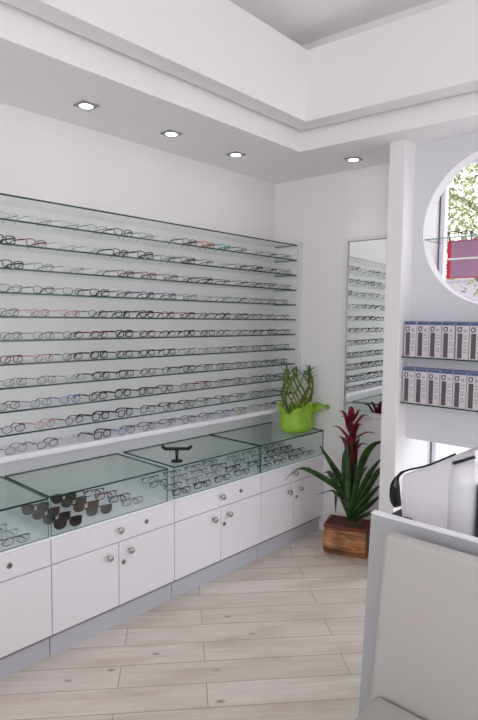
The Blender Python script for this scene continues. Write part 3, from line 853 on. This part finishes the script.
for z, a, out_, up_ in br:
    d = lv*math.cos(a)+away*math.sin(a)
    pts = qcurve([V_((0, 0, z)), d*out_*.35+V_((0, 0, z+up_*.45)), d*out_*.8+V_((0, 0, z+up_*.85)), d*out_*1.25+V_((0, 0, z+up_*.8))], 8)
    ws = [.013, .020, .023, .023, .020, .016, .011, .006, .001]
    b = MB(); b.strip(pts, ws, d.cross(V_((0, 0, 1))), .001, fold=.4); b.build('bract', M['bract'], t, smooth=True)

# ------------------------------------------------------------------ lucky bamboo in lime paper on the case
GP = Vector((.178, -.470, ZG+.0006))
t = thing('wrapped_plant_pot', 'lucky bamboo pot wrapped in lime green paper on the rightmost glass case', 'potted plant', GP)
b = MB(); n = 48; prof = [(.112, 0), (.132, .015), (.140, .05), (.136, .10), (.132, .14), (.142, .17), (.160, .188)]
vs = []
def wr(a, h, r):
    k_ = h/.185
    rr = r*(1+.05*math.sin(5*a+1)*(.3+k_)+.04*math.sin(11*a)*k_+.03*math.sin(17*a+2)*(.2+k_))
    z = h*(1+.16*math.sin(3*a+.6)*k_*k_+.07*math.sin(7*a)*k_)
    return rr, z
for th in (0, -.0025):
    for r, h in prof:
        for j in range(n):
            a = 2*PI*j/n; rr, z = wr(a, h, r+th)
            vs.append((rr*math.cos(a)*1.02, rr*math.sin(a)*.80, max(z, 0)+(.002 if th else 0)))
m_ = len(prof); fs = []
for i in range(m_-1):
    for j in range(n):
        j2 = (j+1) % n
        fs.append((i*n+j, i*n+j2, (i+1)*n+j2, (i+1)*n+j)); o = m_*n
        fs.append((o+(i+1)*n+j, o+(i+1)*n+j2, o+i*n+j2, o+i*n+j))
for j in range(n):
    j2 = (j+1) % n; fs.append(((m_-1)*n+j, (m_-1)*n+j2, m_*n+(m_-1)*n+j2, m_*n+(m_-1)*n+j))
fs.append(tuple(reversed(range(n))))
b.add(vs, fs); b.build('wrapping_paper', M['lime'], t, smooth=True)
b = MB(); b.strip(qcurve([(.06, -.10, .14), (.10, -.13, .185), (.145, -.145, .19), (.175, -.155, .160)], 8), [.03, .045, .055, .06, .058, .05, .04, .03, .012], (.3, .95, 0), .001, fold=.3)
b.build('paper_flap', M['lime'], t, smooth=True)
b = MB(); b.lathe([(.075, .01), (.09, .11), (.092, .125), (.085, .125), (.083, .115)], n=24); b.build('inner_pot', M['peach'], t, smooth=True)
b = MB()
b.box((-.012, -.104, .165), (.012, -.101, .20)); b.build('plant_tag', M['card'], t)
NS = 9
for k_ in range(NS):
    for hand in (1, -1):
        if hand < 0 and k_ % 3 == 2: continue
        a0 = 2*PI*k_/NS+(.2 if hand < 0 else 0)
        H = .31+.04*math.sin(k_*2.3)
        pts = []
        for i in range(13):
            s_ = i/12; r = .04+.088*math.sin(s_*PI*.74)
            a = a0+hand*s_*1.5
            pts.append((r*math.cos(a), r*math.sin(a)*.85, .10+s_*H))
        b = MB(); b.tube(pts, .0062, 8)
        st = b.build('stalk', M['bamboo'], t, smooth=True)
        for i in (2, 5, 8, 11):
            b = MB(); b.tube([V_(pts[i])-V_((0, 0, .002)), V_(pts[i])+V_((0, 0, .002))], .0072, 8); b.build('node_ring', M['node'], st)
        e = V_(pts[-1])
        for q in range(3):
            b = MB()
            aa = a0+hand*1.5+q*2.1
            dv = V_((math.cos(aa), math.sin(aa), 0))
            L_ = .05+.02*math.sin(k_*3+q)
            b.strip(qcurve([e, e+dv*L_*.5+V_((0, 0, L_*.7)), e+dv*L_*1.1+V_((0, 0, L_*.75))], 5), [.003, .006, .0065, .005, .003, .0005], dv.cross(V_((0, 0, 1))), .0006, fold=.3)
            b.build('leaf', M['bleaf'], st)

# ------------------------------------------------------------------ desk, machine and chair in the foreground
t = thing('reception_desk', 'light grey reception desk with tall end panel behind the white chair', 'desk', (-1.525, -2.05, 0))
b = MB()
vs = [(0, .034, 0), (.028, .034, 0), (.028, -1.5, 0), (0, -1.5, 0), (0, 0, .985), (.028, 0, .985), (.028, -1.5, .985), (0, -1.5, .985)]
b.add(vs, [(0, 1, 2, 3), (4, 5, 6, 7), (0, 1, 5, 4), (1, 2, 6, 5), (2, 3, 7, 6), (3, 0, 4, 7)]); b.build('end_panel', M['deskpanel'], t, bevel=.002)
b = MB(); b.box((-.001, .001, .9855), (.029, -1.5, .992)); b.build('edging', M['deskedge'], t, bevel=.002)
b = MB(); b.box((.0285, -.02, .72), (.72, -1.5, .752)); b.build('desk_top', M['deskedge'], t, bevel=.003)
b = MB(); b.box((.69, -.05, 0), (.715, -1.5, .72)); b.build('rear_panel', M['deskpanel'], t)

DX, DD = -1.21, .15
t = thing('desktop_machine', 'white desktop machine with sloping top and black curved front, behind the desk panel', 'machine', (DX, 0, .7525))
# side outline in (y, z-above-desk); picture-left is +y
out_ = [(-2.262, .0), (-2.262, .425), (-2.215, .408), (-2.12, .352), (-2.05, .315), (-2.006, .290), (-2.000, .262), (-1.998, .17), (-2.005, .14), (-2.002, .0)]
b = MB(); vs = []
secs = [(0.02, .012), (0, .0), (DD, .0), (DD+.02, .012)]
for x, ins in secs:
    for y, z in out_:
        cy, cz = -2.13, .2
        vs.append((x, y+(cy-y)*ins*2, z+(max(0, z-.05))*(-ins)))
m_ = len(out_); fs = [tuple(range(m_)), tuple(reversed([3*m_+j for j in range(m_)]))]
for i in range(3):
    for j in range(m_): fs.append((i*m_+j, i*m_+(j+1) % m_, (i+1)*m_+(j+1) % m_, (i+1)*m_+j))
b.add(vs, fs); b.build('housing', M['device'], t, bevel=.006)
b = MB()
b.tube(qcurve([(-.004, -1.99, .165), (-.004, -1.978, .20), (-.004, -1.978, .255), (-.004, -1.995, .292), (-.004, -2.03, .315), (-.004, -2.10, .345), (-.004, -2.20, .405)], 20),
       [.015, .018, .021, .022, .022, .021, .019, .014, .010]+[.006]*3+[.004]*9, 8, flat=1)
b.build('front_trim', M['deviceblk'], t, smooth=False, bevel=.004)
b = MB(); b.box((-.01, -1.955, .108), (.2, -2.04, .126)); b.box((-.005, -1.985, .095), (.2, -2.05, .108)); b.box((.0, -1.995, 0), (.2, -2.06, .095)); b.build('front_tray', M['deviceblk'], t, bevel=.004)
b = MB(); b.tube([(-.012, -2.195, .372), (-.012, -2.268, .408)], .0055, 8); b.build('handle', M['deviceblk'], t, smooth=True)
b = MB(); b.box((.0, -2.275, .0), (DD, -2.335, .31)); b.build('side_module', M['navy'], t, bevel=.004)
b = MB(); b.lathe([(.055, .0), (.055, .30), (.05, .38)], (.04, -2.222, 0), 28); b.build('round_column', M['device'], t, smooth=True)

t = thing('leather_chair', 'white leather chair with tall plain backrest in the right foreground', 'chair', (-1.66, -2.15, 0))
b = MB()
vs = [(0, .018, .40), (.06, .018, .40), (.06, -.52, .40), (0, -.52, .40), (.012, -.012, .985), (.058, -.012, .985), (.058, -.49, .985), (.012, -.49, .985)]
b.add(vs, [(0, 1, 2, 3), (4, 5, 6, 7), (0, 1, 5, 4), (1, 2, 6, 5), (2, 3, 7, 6), (3, 0, 4, 7)]); o = b.build('backrest', M['leather'], t, bevel=.018, seg=4, smooth=True)
b = MB(); b.tube([(.062, .022, .42), (.061, .006, .72), (.060, -.008, .955)], .0035, 6); b.build('piping', M['piping'], t, smooth=True)
b = MB(); b.box((-.46, -.016, .37), (-.002, -.53, .496)); b.build('seat', M['leather'], t, bevel=.022, seg=4, smooth=True)
b = MB(); b.box((-.44, -.01, .34), (.03, -.50, .369)); b.build('seat_frame', M['chrome'], t)
for x, y in ((-.42, -.03), (-.42, -.48), (.02, -.03), (.02, -.48)):
    b = MB(); b.tube([(x, y, 0), (x, y, .345)], .014, 10); b.build('leg', M['chrome'], t, smooth=True)

# ------------------------------------------------------------------ light: daylight through the windows and openings left by the added unseen walls
w = bpy.data.worlds.new('daylight'); S.world = w; w.use_nodes = True
bg = w.node_tree.nodes['Background']
bg.inputs['Color'].default_value = (.945, .97, 1.0, 1); bg.inputs['Strength'].default_value = 3.0
S.cycles.transparent_max_bounces = 96; S.cycles.max_bounces = 16; S.cycles.diffuse_bounces = 12; S.cycles.glossy_bounces = 6; S.cycles.caustics_reflective = False
S.view_settings.view_transform = 'Standard'; S.view_settings.look = 'None'
S.view_settings.gamma = 1; S.view_settings.use_curve_mapping = False
S.view_settings.exposure = -0.14
